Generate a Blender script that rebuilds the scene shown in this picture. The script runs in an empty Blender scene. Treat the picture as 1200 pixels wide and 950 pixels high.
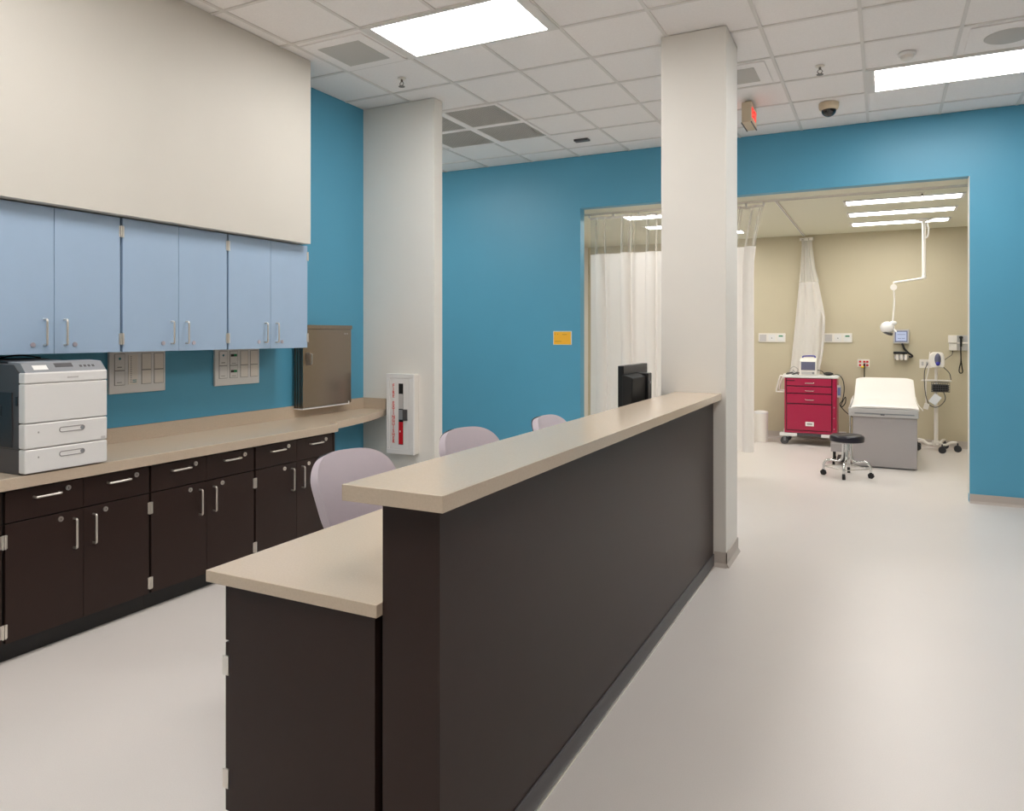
import bpy, bmesh, math, random
from mathutils import Vector, Matrix
random.seed(7)
C = bpy.context.scene.collection
PI = math.pi

# ------------------------------------------------------------------ materials
def lin(c):
    c /= 255.0
    return c / 12.92 if c <= 0.04045 else ((c + 0.055) / 1.055) ** 2.4
def rgb(r, g, b): return (lin(r), lin(g), lin(b), 1)
def mat(name, col, rough=0.5, metal=0.0, spec=0.5, noise=0.0, nscale=8.0, bump=0.0, bscale=200.0,
        emit=None, estr=0.0, alpha=1.0, coat=0.0, trans=0.0, sub=0.0):
    m = bpy.data.materials.new(name); m.use_nodes = True
    nt = m.node_tree; b = nt.nodes['Principled BSDF']
    b.inputs['Base Color'].default_value = col
    b.inputs['Roughness'].default_value = rough
    b.inputs['Metallic'].default_value = metal
    b.inputs['Specular IOR Level'].default_value = spec
    b.inputs['Alpha'].default_value = alpha
    b.inputs['Coat Weight'].default_value = coat
    b.inputs['Transmission Weight'].default_value = trans
    if emit: b.inputs['Emission Color'].default_value = emit; b.inputs['Emission Strength'].default_value = estr
    tc = nt.nodes.new('ShaderNodeTexCoord')
    if noise:
        n = nt.nodes.new('ShaderNodeTexNoise'); n.inputs['Scale'].default_value = nscale; n.inputs['Detail'].default_value = 6
        r = nt.nodes.new('ShaderNodeMapRange'); r.inputs['To Min'].default_value = 1 - noise; r.inputs['To Max'].default_value = 1 + noise
        r.inputs['From Min'].default_value = 0.3; r.inputs['From Max'].default_value = 0.7
        mx = nt.nodes.new('ShaderNodeVectorMath'); mx.operation = 'SCALE'; mx.inputs[0].default_value = col[:3]
        nt.links.new(tc.outputs['Object'], n.inputs['Vector']); nt.links.new(n.outputs['Fac'], r.inputs['Value'])
        nt.links.new(r.outputs['Result'], mx.inputs['Scale']); nt.links.new(mx.outputs[0], b.inputs['Base Color'])
    if bump:
        n = nt.nodes.new('ShaderNodeTexNoise'); n.inputs['Scale'].default_value = bscale; n.inputs['Detail'].default_value = 3
        bp = nt.nodes.new('ShaderNodeBump'); bp.inputs['Strength'].default_value = bump; bp.inputs['Distance'].default_value = 0.002
        nt.links.new(tc.outputs['Object'], n.inputs['Vector']); nt.links.new(n.outputs['Fac'], bp.inputs['Height'])
        nt.links.new(bp.outputs['Normal'], b.inputs['Normal'])
    return m
M = {}
M['cream'] = mat('cream_paint', rgb(211, 206, 197), 0.55, noise=0.01, nscale=3, bump=0.15)
M['pillar'] = mat('pillar_paint_lightened', rgb(232, 228, 221), 0.55, noise=0.01, nscale=3, bump=0.15)  # greyer than the soffit, and lightened to offset weak light on the stub
M['blue'] = mat('teal_blue_paint', rgb(86, 162, 194), 0.42, noise=0.012, nscale=3, bump=0.12)
M['olive'] = mat('khaki_paint', rgb(200, 189, 162), 0.55, noise=0.01, nscale=3, bump=0.1)
M['white_wall'] = mat('white_paint', rgb(225, 222, 214), 0.6, bump=0.1)
M['ceil'] = mat('ceiling_tile', rgb(248, 244, 242), 0.9, noise=0.025, nscale=90, bump=0.5, bscale=350)
M['grid'] = mat('ceiling_grid_metal', rgb(228, 224, 220), 0.5)
M['exam_ceil'] = mat('plaster_ceiling', rgb(226, 224, 206), 0.7, bump=0.05)
M['base_grey'] = mat('grey_cove_base', rgb(190, 180, 172), 0.5)
M['dark'] = mat('dark_brown_laminate', rgb(50, 36, 32), 0.38, noise=0.03, nscale=14, bump=0.03, spec=0.25)
M['darker'] = mat('dark_kick', rgb(24, 22, 22), 0.5)
M['gap'] = mat('dark_carcass', rgb(28, 24, 23), 0.6)
M['bluecab'] = mat('pale_blue_laminate', rgb(163, 186, 212), 0.4, noise=0.01, nscale=10)
M['bluegap'] = mat('slate_blue_carcass', rgb(70, 88, 110), 0.55)
M['counter'] = mat('beige_solid_surface', rgb(200, 182, 161), 0.2, noise=0.035, nscale=160, spec=0.6)
M['steel'] = mat('brushed_steel', rgb(158, 145, 132), 0.26, metal=1.0, noise=0.03, nscale=40)
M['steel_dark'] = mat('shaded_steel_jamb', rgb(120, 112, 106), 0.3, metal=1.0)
M['chrome'] = mat('chrome', rgb(225, 225, 225), 0.12, metal=1.0)
M['nickel'] = mat('satin_nickel', rgb(236, 230, 222), 0.34, metal=1.0)
M['lockface'] = mat('lock_face', rgb(205, 195, 205), 0.3, metal=0.6)
M['white'] = mat('white_plastic', rgb(232, 230, 228), 0.4)
M['offwhite'] = mat('off_white_plastic', rgb(236, 230, 222), 0.45)
M['greyp'] = mat('grey_plastic', rgb(140, 142, 146), 0.45)
M['lightgrey'] = mat('light_grey_plastic', rgb(196, 192, 190), 0.5)
M['midline'] = mat('panel_outline_grey', rgb(150, 146, 144), 0.5)
M['charcoal'] = mat('charcoal_plastic', rgb(78, 76, 78), 0.45)
M['charcoal2'] = mat('charcoal_plastic_dark', rgb(44, 44, 48), 0.45)
M['black'] = mat('black_plastic', rgb(22, 22, 24), 0.35)
M['blackm'] = mat('black_matte', rgb(16, 16, 17), 0.6)
M['lilac'] = mat('lilac_grey_upholstery', rgb(196, 184, 191), 0.55, noise=0.01, nscale=20, bump=0.1, bscale=500)
M['red'] = mat('red_paint', rgb(200, 24, 36), 0.35)
M['cartred'] = mat('crimson_enamel', rgb(174, 14, 68), 0.3, coat=0.2)
M['cartdark'] = mat('crimson_recess', rgb(60, 8, 22), 0.5)
M['letter'] = mat('red_letter', rgb(226, 52, 34), 0.5)
M['green'] = mat('green_mark', rgb(20, 130, 80), 0.5)
M['teal'] = mat('teal_mark', rgb(20, 130, 140), 0.5)
M['amber'] = mat('amber_sign', rgb(252, 190, 52), 0.45)
M['amber_mark'] = mat('amber_sign_mark', rgb(176, 128, 40), 0.5)
M['label'] = mat('label_white', rgb(240, 238, 235), 0.5)
M['table_grey'] = mat('grey_enamel', rgb(172, 165, 164), 0.4)
M['sheet'] = mat('cream_vinyl', rgb(236, 231, 226), 0.45, bump=0.08, bscale=60)
M['seatblack'] = mat('black_vinyl', rgb(32, 30, 42), 0.28)
M['exit_red'] = mat('exit_red_glow', rgb(220, 40, 40), 0.4, emit=rgb(255, 40, 30), estr=0.9)
M['grille'] = mat('vent_grille', rgb(196, 192, 186), 0.6)
M['glass_dark'] = mat('smoked_dome', rgb(14, 14, 18), 0.08, coat=0.5)
M['blue_trim'] = mat('blue_trim', rgb(60, 60, 160), 0.4)
M['screen_grey'] = mat('grey_screen', rgb(98, 98, 120), 0.25)
M['screen_on'] = mat('lit_screen', rgb(150, 160, 190), 0.3, emit=rgb(200, 208, 228), estr=0.3)
M['screen_ui'] = mat('screen_blue_ui', rgb(96, 104, 140), 0.3, emit=rgb(96, 100, 140), estr=0.1)
M['beige'] = mat('beige_plastic', rgb(214, 196, 168), 0.5)
M['paper'] = mat('paper', rgb(235, 236, 240), 0.7)
M['yellow'] = mat('yellow_plug', rgb(235, 205, 40), 0.5)
M['diffuser'] = mat('troffer_diffuser', rgb(255, 255, 255), 0.5, emit=(1.0, 0.98, 0.95, 1), estr=14.5)
M['exam_diffuser'] = mat('exam_diffuser', rgb(255, 255, 255), 0.5, emit=(1.0, 0.99, 0.96, 1), estr=12.5)

def curtain_mat():
    m = bpy.data.materials.new('curtain_cloth'); m.use_nodes = True; nt = m.node_tree
    b = nt.nodes['Principled BSDF']; b.inputs['Base Color'].default_value = rgb(248, 244, 240); b.inputs['Roughness'].default_value = 0.8
    t = nt.nodes.new('ShaderNodeBsdfTranslucent'); t.inputs['Color'].default_value = rgb(248, 244, 240)
    mx = nt.nodes.new('ShaderNodeMixShader'); mx.inputs[0].default_value = 0.35
    nt.links.new(b.outputs[0], mx.inputs[1]); nt.links.new(t.outputs[0], mx.inputs[2])
    nt.links.new(mx.outputs[0], nt.nodes['Material Output'].inputs[0]); return m
def mesh_mat():
    m = bpy.data.materials.new('curtain_mesh'); m.use_nodes = True; nt = m.node_tree
    b = nt.nodes['Principled BSDF']; b.inputs['Base Color'].default_value = rgb(238, 234, 226); b.inputs['Roughness'].default_value = 0.8
    t = nt.nodes.new('ShaderNodeBsdfTransparent')
    mx = nt.nodes.new('ShaderNodeMixShader')
    lw = nt.nodes.new('ShaderNodeLayerWeight'); lw.inputs['Blend'].default_value = 0.35
    r = nt.nodes.new('ShaderNodeMapRange'); r.inputs['To Min'].default_value = 0.2; r.inputs['To Max'].default_value = 0.95
    nt.links.new(lw.outputs['Facing'], r.inputs['Value']); nt.links.new(r.outputs['Result'], mx.inputs[0])
    nt.links.new(t.outputs[0], mx.inputs[1]); nt.links.new(b.outputs[0], mx.inputs[2])
    nt.links.new(mx.outputs[0], nt.nodes['Material Output'].inputs[0]); return m
M['curtain'] = curtain_mat(); M['cmesh'] = mesh_mat()
M['cmesh_folded'] = mesh_mat(); M['cmesh_folded'].node_tree.nodes['Map Range'].inputs['To Min'].default_value = .55

def floor_mat():
    m = mat('sheet_vinyl_floor', rgb(220, 213, 208), 0.36, noise=0.012, nscale=1.2, bump=0.02, bscale=30, spec=0.5)
    nt = m.node_tree; b = nt.nodes['Principled BSDF']
    tc = nt.nodes['Texture Coordinate']
    n = nt.nodes.new('ShaderNodeTexNoise'); n.inputs['Scale'].default_value = 1.5; n.inputs['Detail'].default_value = 1
    r = nt.nodes.new('ShaderNodeMapRange'); r.inputs['To Min'].default_value = 0.33; r.inputs['To Max'].default_value = 0.38
    nt.links.new(tc.outputs['Object'], n.inputs['Vector']); nt.links.new(n.outputs['Fac'], r.inputs['Value'])
    nt.links.new(r.outputs['Result'], b.inputs['Roughness'])
    # fine speckle
    s = nt.nodes.new('ShaderNodeTexNoise'); s.inputs['Scale'].default_value = 260; s.inputs['Detail'].default_value = 2
    sr = nt.nodes.new('ShaderNodeMapRange'); sr.inputs['From Min'].default_value = .3; sr.inputs['From Max'].default_value = .7
    sr.inputs['To Min'].default_value = .97; sr.inputs['To Max'].default_value = 1.03
    sc = nt.nodes.new('ShaderNodeVectorMath'); sc.operation = 'SCALE'
    old = b.inputs['Base Color'].links[0].from_socket
    nt.links.new(tc.outputs['Object'], s.inputs['Vector']); nt.links.new(s.outputs['Fac'], sr.inputs['Value'])
    nt.links.new(old, sc.inputs[0]); nt.links.new(sr.outputs['Result'], sc.inputs['Scale'])
    nt.links.new(sc.outputs[0], b.inputs['Base Color'])
    return m
M['floor'] = floor_mat()

# ------------------------------------------------------------------ mesh helpers
class MB:
    """collects shapes, links them as one mesh object"""
    def __init__(s): s.bm = bmesh.new()
    def _bev(s, verts, w, seg=2):
        if w <= 0: return
        vs = set(verts); es = [e for e in s.bm.edges if e.verts[0] in vs and e.verts[1] in vs]
        bmesh.ops.bevel(s.bm, geom=es, offset=w, segments=seg, profile=0.5, affect='EDGES')
    def box(s, a, b, w=0.0, seg=2):
        x0, x1 = sorted((a[0], b[0])); y0, y1 = sorted((a[1], b[1])); z0, z1 = sorted((a[2], b[2]))
        r = bmesh.ops.create_cube(s.bm, size=1)
        for v in r['verts']:
            v.co = Vector(((x0 + x1) / 2 + v.co.x * (x1 - x0), (y0 + y1) / 2 + v.co.y * (y1 - y0), (z0 + z1) / 2 + v.co.z * (z1 - z0)))
        s._bev(r['verts'], w, seg); return s
    def cyl(s, p0, p1, r0, r1=None, seg=20, w=0.0):
        r1 = r0 if r1 is None else r1
        p0 = Vector(p0); p1 = Vector(p1); d = p1 - p0
        q = d.to_track_quat('Z', 'Y').to_matrix().to_4x4()
        r = bmesh.ops.create_cone(s.bm, cap_ends=True, segments=seg, radius1=r0, radius2=r1, depth=d.length)
        mt = Matrix.Translation((p0 + p1) / 2) @ q
        for v in r['verts']: v.co = mt @ v.co
        if w:
            vs = set(r['verts'])
            es = [e for e in s.bm.edges if e.verts[0] in vs and e.verts[1] in vs and any(len(f.verts) > 4 for f in e.link_faces)]
            bmesh.ops.bevel(s.bm, geom=es, offset=w, segments=3, profile=0.5, affect='EDGES')
        return s
    def sphere(s, c, r, sc=(1, 1, 1), seg=20, rings=12, half=None):
        rr = bmesh.ops.create_uvsphere(s.bm, u_segments=seg, v_segments=rings, radius=r)
        for v in rr['verts']:
            z = v.co.z
            if half == 'down' and z > 0: z = 0
            if half == 'up' and z < 0: z = 0
            v.co = Vector((c[0] + v.co.x * sc[0], c[1] + v.co.y * sc[1], c[2] + z * sc[2]))
        return s
    def tube(s, pts, r, seg=8, smooth=0, closed=False):
        P = [Vector(p) for p in pts]
        if smooth:
            Q = []; n = len(P)
            for i in range(n if closed else n - 1):
                if closed: a, b, c, d = P[(i - 1) % n], P[i], P[(i + 1) % n], P[(i + 2) % n]
                else: a, b, c, d = P[max(i - 1, 0)], P[i], P[i + 1], P[min(i + 2, n - 1)]
                for k in range(smooth):
                    t = k / smooth
                    Q.append(0.5 * ((2 * b) + (c - a) * t + (2 * a - 5 * b + 4 * c - d) * t * t + (3 * b - a - 3 * c + d) * t ** 3))
            if not closed: Q.append(P[-1])
            P = Q
        n = len(P); rings = []; up = None
        for i in range(n):
            if closed: t = (P[(i + 1) % n] - P[(i - 1) % n]).normalized()
            else: t = (P[min(i + 1, n - 1)] - P[max(i - 1, 0)]).normalized()
            if up is None:
                up = Vector((0, 0, 1)) if abs(t.z) < 0.9 else Vector((1, 0, 0))
            sd = t.cross(up)
            if sd.length < 1e-4: sd = t.cross(Vector((0, 1, 0)))
            sd.normalize(); up = sd.cross(t).normalized()
            rings.append([s.bm.verts.new(P[i] + r * (math.cos(2 * PI * k / seg) * sd + math.sin(2 * PI * k / seg) * up)) for k in range(seg)])
        for i in range(n if closed else n - 1):
            A, B = rings[i], rings[(i + 1) % n]
            for k in range(seg): s.bm.faces.new((A[k], A[(k + 1) % seg], B[(k + 1) % seg], B[k]))
        if not closed:
            s.bm.faces.new(rings[0][::-1]); s.bm.faces.new(rings[-1])
        return s
    def prism(s, pts, axis, lo, hi, w=0.0):
        """pts: 2D outline in the two remaining axes (order x,y,z minus axis)"""
        def co(p, h):
            return Vector((h, p[0], p[1])) if axis == 'x' else Vector((p[0], h, p[1])) if axis == 'y' else Vector((p[0], p[1], h))
        A = [s.bm.verts.new(co(p, lo)) for p in pts]; B = [s.bm.verts.new(co(p, hi)) for p in pts]
        n = len(pts); s.bm.faces.new(A[::-1]); s.bm.faces.new(B)
        for i in range(n): s.bm.faces.new((A[i], A[(i + 1) % n], B[(i + 1) % n], B[i]))
        s._bev(A + B, w); return s
    def lathe(s, prof, c=(0, 0, 0), seg=28):
        rings = []
        for r, z in prof:
            if r < 1e-5: rings.append([s.bm.verts.new((c[0], c[1], c[2] + z))])
            else: rings.append([s.bm.verts.new((c[0] + r * math.cos(2 * PI * k / seg), c[1] + r * math.sin(2 * PI * k / seg), c[2] + z)) for k in range(seg)])
        for A, B in zip(rings, rings[1:]):
            for k in range(seg):
                a = [A[0]] if len(A) == 1 else [A[k], A[(k + 1) % seg]]
                b = [B[0]] if len(B) == 1 else [B[(k + 1) % seg], B[k]]
                if len(a) + len(b) > 2: s.bm.faces.new(a + b)
        return s
    def sheet(s, f, nu, nv, th=0.0):
        V = [[s.bm.verts.new(f(i / nu, j / nv)) for j in range(nv + 1)] for i in range(nu + 1)]
        F = [s.bm.faces.new((V[i][j], V[i + 1][j], V[i + 1][j + 1], V[i][j + 1])) for i in range(nu) for j in range(nv)]
        if th:
            s.bm.normal_update()
            bmesh.ops.solidify(s.bm, geom=F, thickness=th)
        return s
    def text(s, body, size, mtx, ext=0.0008):
        cu = bpy.data.curves.new('t', 'FONT'); cu.body = body; cu.size = size; cu.extrude = ext; cu.offset = size * .02
        cu.align_x = 'CENTER'; cu.align_y = 'CENTER'
        o = bpy.data.objects.new('t', cu); C.objects.link(o)
        dg = bpy.context.evaluated_depsgraph_get(); me = bpy.data.meshes.new_from_object(o.evaluated_get(dg))
        me.transform(mtx); s.bm.from_mesh(me)
        bpy.data.objects.remove(o); bpy.data.curves.remove(cu); bpy.data.meshes.remove(me); return s
    def build(s, name, m, parent=None, smooth=True):
        root = parent
        while root is not None and root.parent is not None: root = root.parent
        off = Vector(root.location) if root is not None else Vector((0, 0, 0))
        bmesh.ops.recalc_face_normals(s.bm, faces=s.bm.faces[:])
        for v in s.bm.verts: v.co -= off
        me = bpy.data.meshes.new(name); s.bm.to_mesh(me); s.bm.free()
        me.materials.append(M[m] if isinstance(m, str) else m)
        if smooth:
            for p in me.polygons: p.use_smooth = True
            try: me.set_sharp_from_angle(angle=math.radians(46))
            except Exception: pass
        o = bpy.data.objects.new(name, me); C.objects.link(o)
        if smooth and len(me.polygons) < 4000:
            w_ = o.modifiers.new('weighted', 'WEIGHTED_NORMAL'); w_.keep_sharp = True; w_.weight = 90
        if parent is not None: o.parent = parent
        return o
def thing(name, label, cat, loc, group=None):
    o = bpy.data.objects.new(name, None); C.objects.link(o); o.location = loc; o.empty_display_size = 0.1
    o['label'] = label; o['category'] = cat
    if group: o['group'] = group
    return o
def tag(o, label, cat, group=None):
    o['label'] = label; o['category'] = cat
    if group: o['group'] = group
    return o
def recenter(o):
    """put a single-mesh thing's origin at its base"""
    me = o.data; xs = [v.co for v in me.vertices]
    c = Vector(((min(v.x for v in xs) + max(v.x for v in xs)) / 2, (min(v.y for v in xs) + max(v.y for v in xs)) / 2, min(v.z for v in xs)))
    me.transform(Matrix.Translation(-c)); o.location = c; return o
def struct(name, mb, m, smooth=False):
    o = mb.build(name, m, None, smooth); o['kind'] = 'structure'; return o
def copy_tree(o, loc, label, rotz=None):
    r = o.copy(); C.objects.link(r); r.location = loc; r['label'] = label
    if rotz is not None: r.rotation_euler = (0, 0, rotz)
    def rec(src, dst):
        for ch in list(src.children):
            c = ch.copy(); C.objects.link(c); c.parent = dst; rec(ch, c)
    rec(o, r); return r

# ------------------------------------------------------------------ key planes (metres; camera above the origin)
CZ = 3.655; WX = -4.31; YB = 8.022; YB2 = 8.15; YF = 11.76; EZ = 3.045
OX0, OX1 = -3.168, 0.717
RX = 5.6; YN = -3.2; LX = -6.6
GX, GY, G = -0.1357, 7.03, 0.6096

# ------------------------------------------------------------------ the room
struct('floor', MB().box((LX, YN - .1, -0.1), (RX, YF + .1, 0)), 'floor')
struct('ceiling', MB().box((LX, YN - .1, CZ + 0.004), (RX, YB2, CZ + 0.12)), 'ceil')
g = MB()
k = math.ceil((LX - GX) / G)
while GX + k * G < RX:
    x = GX + k * G; g.box((x - .012, YN, CZ - .004), (x + .012, YB, CZ + .006)); k += 1
k = math.ceil((YN - GY) / G)
while GY + k * G < YB:
    y = GY + k * G; g.box((LX, y - .012, CZ - .0045), (RX, y + .012, CZ + .0055)); k += 1
struct('trim_1', g, 'grid')
struct('wall_left', MB().box((WX - .12, YN, 0), (WX, 5.45, CZ)), 'blue')
struct('wall_soffit', MB().box((WX, YN, 2.26), (-3.90, 4.296, CZ)), 'cream')
struct('wall_stub', MB().box((WX - .12, 5.45, 0), (-3.53, 5.585, CZ), .004), 'pillar')
struct('wall_alcove', MB().box((LX - .12, 5.585, 0), (LX, YB, CZ)).box((LX, 5.45, 0), (WX - .12, 5.585, CZ)), 'cream')
struct('wall_pillar', MB().box((-1.392, 5.06, 0), (-.945, 5.478, CZ), .006), 'pillar')
struct('wall_back', MB().box((LX, YB, 0), (OX0, YB2, CZ)).box((OX1, YB, 0), (RX, YB2, CZ)).box((OX0, YB, EZ), (OX1, YB2, CZ)), 'blue')
struct('wall_right', MB().box((RX, YN, 0), (RX + .12, YB2, CZ)), 'cream')
struct('wall_front', MB().box((WX - .12, YN - .12, 0), (RX + .12, YN, CZ)), 'cream')
EX0, EX1 = -4.5, 1.9
struct('wall_exam_back', MB().box((EX0 - .1, YF, 0), (EX1 + .1, YF + .1, EZ + .1)), 'olive')
struct('wall_exam_left', MB().box((EX0 - .1, YB2, 0), (EX0, YF, EZ + .1)), 'white_wall')
struct('wall_exam_right', MB().box((EX1, YB2, 0), (EX1 + .1, YF, EZ + .1)), 'olive')
struct('ceiling_exam', MB().box((EX0 - .1, YB2, EZ), (EX1 + .1, YF + .1, EZ + .1)), 'exam_ceil')
# cove bases
def cove(y, x0, x1, d):      # along x, facing d (-1 = toward camera)
    return [(y, .085), (y + d * .006, .085), (y + d * .006, .02), (y + d * .02, .002), (y + d * .024, 0), (y, 0)]
struct('baseboard_back', MB().prism(cove(YB, 0, 0, -1), 'x', OX1, RX).prism(cove(YB, 0, 0, -1), 'x', LX, OX0), 'base_grey')
b = MB().prism([(YF, .1), (YF - .006, .1), (YF - .006, .02), (YF - .024, 0), (YF, 0)], 'x', EX0, EX1)
struct('baseboard_exam', b, 'base_grey')
b = MB()
px0, px1, py0, py1 = -1.392, -.945, 5.06, 5.478
b.prism([(px1, .1), (px1 + .006, .1), (px1 + .006, .025), (px1 + .022, 0), (px1, 0)], 'y', py0 - .006, py1 + .006)
b.prism([(py0, .1), (py0 - .006, .1), (py0 - .006, .025), (py0 - .022, 0), (py0, 0)], 'x', px1 - .08, px1 + .006)
b.prism([(py1, .1), (py1 + .006, .1), (py1 + .006, .025), (py1 + .022, 0), (py1, 0)], 'x', px0, px1 + .006)
struct('baseboard_pillar', b, 'base_grey')
# pale strip over the blue right reveal, painting in the exam room's light
struct('lit_reveal_strip', MB().box((OX1 - .004, YB + .002, .085), (OX1 + .001, YB2 + .002, EZ)), 'white_wall')
# metal strip at the foot of the reception counter is part of that counter (below)

# ------------------------------------------------------------------ ceiling fixtures
def troffer(x0, y0, label, inset=(.075, .03)):
    x1, y1 = x0 + 2 * G, y0 + G
    t = thing('ceiling_light', label, 'ceiling light', ((x0 + x1) / 2, (y0 + y1) / 2, CZ), 'recessed fluorescent troffers')
    f = MB(); z0, z1 = CZ - .010, CZ + .003; ix, iy = inset
    f.box((x0, y0, z0), (x1, y0 + iy, z1)).box((x0, y1 - iy, z0), (x1, y1, z1))
    f.box((x0, y0 + iy, z0), (x0 + ix, y1 - iy, z1)).box((x1 - ix, y0 + iy, z0), (x1, y1 - iy, z1))
    f.build('frame', 'grid', t, False)
    MB().box((x0 + ix, y0 + iy, CZ - .007), (x1 - ix, y1 - iy, CZ + .002)).build('diffuser', 'diffuser', t, False)
    return t
troffer(GX - 5 * G, GY - 5 * G, 'bright rectangular ceiling light above the dark base cabinets, left of the pillar')
troffer(GX, GY - 1 * G, 'long thin bright ceiling light right of the pillar, near the blue wall')
for (i, j) in ((-5, -9), (-5, -13), (0, -5), (0, -12), (-9, -2)):
    troffer(GX + i * G, GY + j * G, 'recessed ceiling light of the front room outside the picture')
def strip(x0, x1, y0, y1, label):
    t = thing('linear_ceiling_light', label, 'ceiling light', ((x0 + x1) / 2, (y0 + y1) / 2, EZ), 'linear lights of the exam room')
    z0, z1 = EZ - .012, EZ; f = MB(); w = .03
    f.box((x0 - w, y0 - w, z0), (x1 + w, y0, z1)).box((x0 - w, y1, z0), (x1 + w, y1 + w, z1))
    f.box((x0 - w, y0, z0), (x0, y1, z1)).box((x1, y0, z0), (x1 + w, y1, z1)); f.build('frame', 'white', t, False)
    MB().box((x0, y0, EZ - .008), (x1, y1, EZ - .0005)).build('diffuser', 'exam_diffuser', t, False)
for k, nm in enumerate(('nearest', 'middle', 'farthest')):
    y = 8.92 + .90 * k
    strip(-.37, .735, y, y + .26, nm + ' of the three long lights above the exam table')
for k, nm in enumerate(('nearest', 'middle', 'farthest')):
    y = 8.82 + .95 * k
    strip(-2.91, -1.80, y, y + .26, nm + ' of the three lights seen through the curtain mesh left of the pillar')

def diffuser_vent(cx, cy, label, s=.2):
    t = thing('ceiling_vent', label, 'ceiling vent', (cx, cy, CZ), 'square supply vents')
    MB().box((cx - s - .09, cy - s - .09, CZ - .006), (cx + s + .09, cy + s + .09, CZ + .003), .002).build('frame', 'ceil', t, False)
    f = MB().box((cx - s, cy - s, CZ - .009), (cx + s, cy + s, CZ - .006)); f.build('perforated_face', 'grille', t, False)
diffuser_vent(GX - 5.5 * G - .01, GY - 4.5 * G + .03, 'square grey ceiling vent left of the bright troffer, above the soffit wall', .185)
diffuser_vent(GX - 1.5 * G - .02, GY - 1.5 * G, 'square ceiling vent half hidden behind the right edge of the pillar', .17)
names = {(0, 0): 'return grille behind the stub wall, nearest and partly hidden of the four', (1, 0): 'nearest fully seen of the four grey return grilles right of the stub wall',
         (0, 1): 'return grille of the four nearest the blue wall and partly hidden by the stub wall', (1, 1): 'return grille of the four closest to the blue wall, fully seen'}
for i in (0, 1):
    for j in (0, 1):
        x0 = GX + (-7 + i) * G + .08; y0 = GY + (-2 + j) * G
        t = thing('return_grille', names[(i, j)], 'ceiling vent', (x0 + G / 2, y0 + G / 2, CZ), 'four return air grilles')
        f = MB(); a = .035
        f.box((x0, y0, CZ - .012), (x0 + G, y0 + a, CZ + .002)).box((x0, y0 + G - a, CZ - .012), (x0 + G, y0 + G, CZ + .002))
        f.box((x0, y0 + a, CZ - .012), (x0 + a, y0 + G - a, CZ + .002)).box((x0 + G - a, y0 + a, CZ - .012), (x0 + G, y0 + G - a, CZ + .002))
        f.build('frame', 'ceil', t, False)
        f = MB(); n = 22
        f.box((x0 + a, y0 + a, CZ - .004), (x0 + G - a, y0 + G - a, CZ + .001))
        for q in range(n):
            xx = x0 + a + (G - 2 * a) * (q + .5) / n; f.box((xx - .004, y0 + a, CZ - .011), (xx + .004, y0 + G - a, CZ - .004))
        f.build('slats', 'grille', t, False)
def sprinkler(x, y, z, label):
    t = thing('fire_sprinkler', label, 'sprinkler', (x, y, z), 'sprinkler heads')
    MB().lathe([(0, 0), (.035, 0), (.032, -.008), (.012, -.012), (0, -.012)], (x, y, z)).build('escutcheon', 'nickel', t)
    f = MB().cyl((x, y, z - .01), (x, y, z - .03), .009)
    for a in (0, PI): f.tube([(x + .01 * math.cos(a), y, z - .03), (x + .02 * math.cos(a), y, z - .045), (x, y, z - .066)], .003, 6)
    f.build('frame_arms', 'steel_dark', t)
    MB().cyl((x, y, z - .066), (x, y, z - .069), .026).build('deflector', 'steel_dark', t)
sprinkler(-3.5, 4.92, CZ, 'small sprinkler head on the ceiling below the square vent, left of the stub wall')
sprinkler(-.44, 6.16, CZ, 'small sprinkler head on the ceiling right of the pillar, above the dome camera')
sprinkler(.36, 8.75, EZ, 'small sprinkler head on the exam room ceiling near the doorway top')
t = thing('smoke_detector', 'round white smoke detector on the ceiling above the right ceiling light', 'smoke detector', (.156, 6.17, CZ))
MB().lathe([(0, 0), (.062, 0), (.062, -.014), (.055, -.02), (0, -.02)], (.156, 6.17, CZ)).build('mounting_base', 'white', t)
MB().lathe([(0, -.02), (.045, -.02), (.042, -.042), (.03, -.05), (0, -.05)], (.156, 6.17, CZ)).build('sensor_head', 'offwhite', t)
t = thing('ceiling_speaker', 'round speaker grille on a square ceiling tile at the upper right edge', 'speaker', (.78, 6.12, CZ))
MB().box((.53, 5.87, CZ - .006), (1.03, 6.37, CZ + .002), .003).build('tile_bridge', 'ceil', t)
MB().lathe([(0, -.014), (.14, -.012), (.15, -.006), (0, -.006)], (.78, 6.12, CZ)).build('round_grille', 'grille', t)
t = thing('security_camera', 'beige dome security camera with a black bubble on the ceiling', 'security camera', (-.44, 7.2, CZ))
MB().lathe([(0, 0), (.085, 0), (.085, -.03), (.078, -.055), (.066, -.062), (0, -.062)], (-.44, 7.2, CZ)).build('housing', 'beige', t)
MB().sphere((-.44, 7.2, CZ - .06), .064, (1, 1, .95), half='down').build('dome', 'glass_dark', t)
tag(recenter(MB().box((-2.96, 7.30, CZ - .02), (-2.80, 7.38, CZ + .001), .004).build('ceiling_sensor_plate', 'charcoal', None)),
    'small dark rectangular plate on a ceiling tile above the blue wall', 'sensor')
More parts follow.
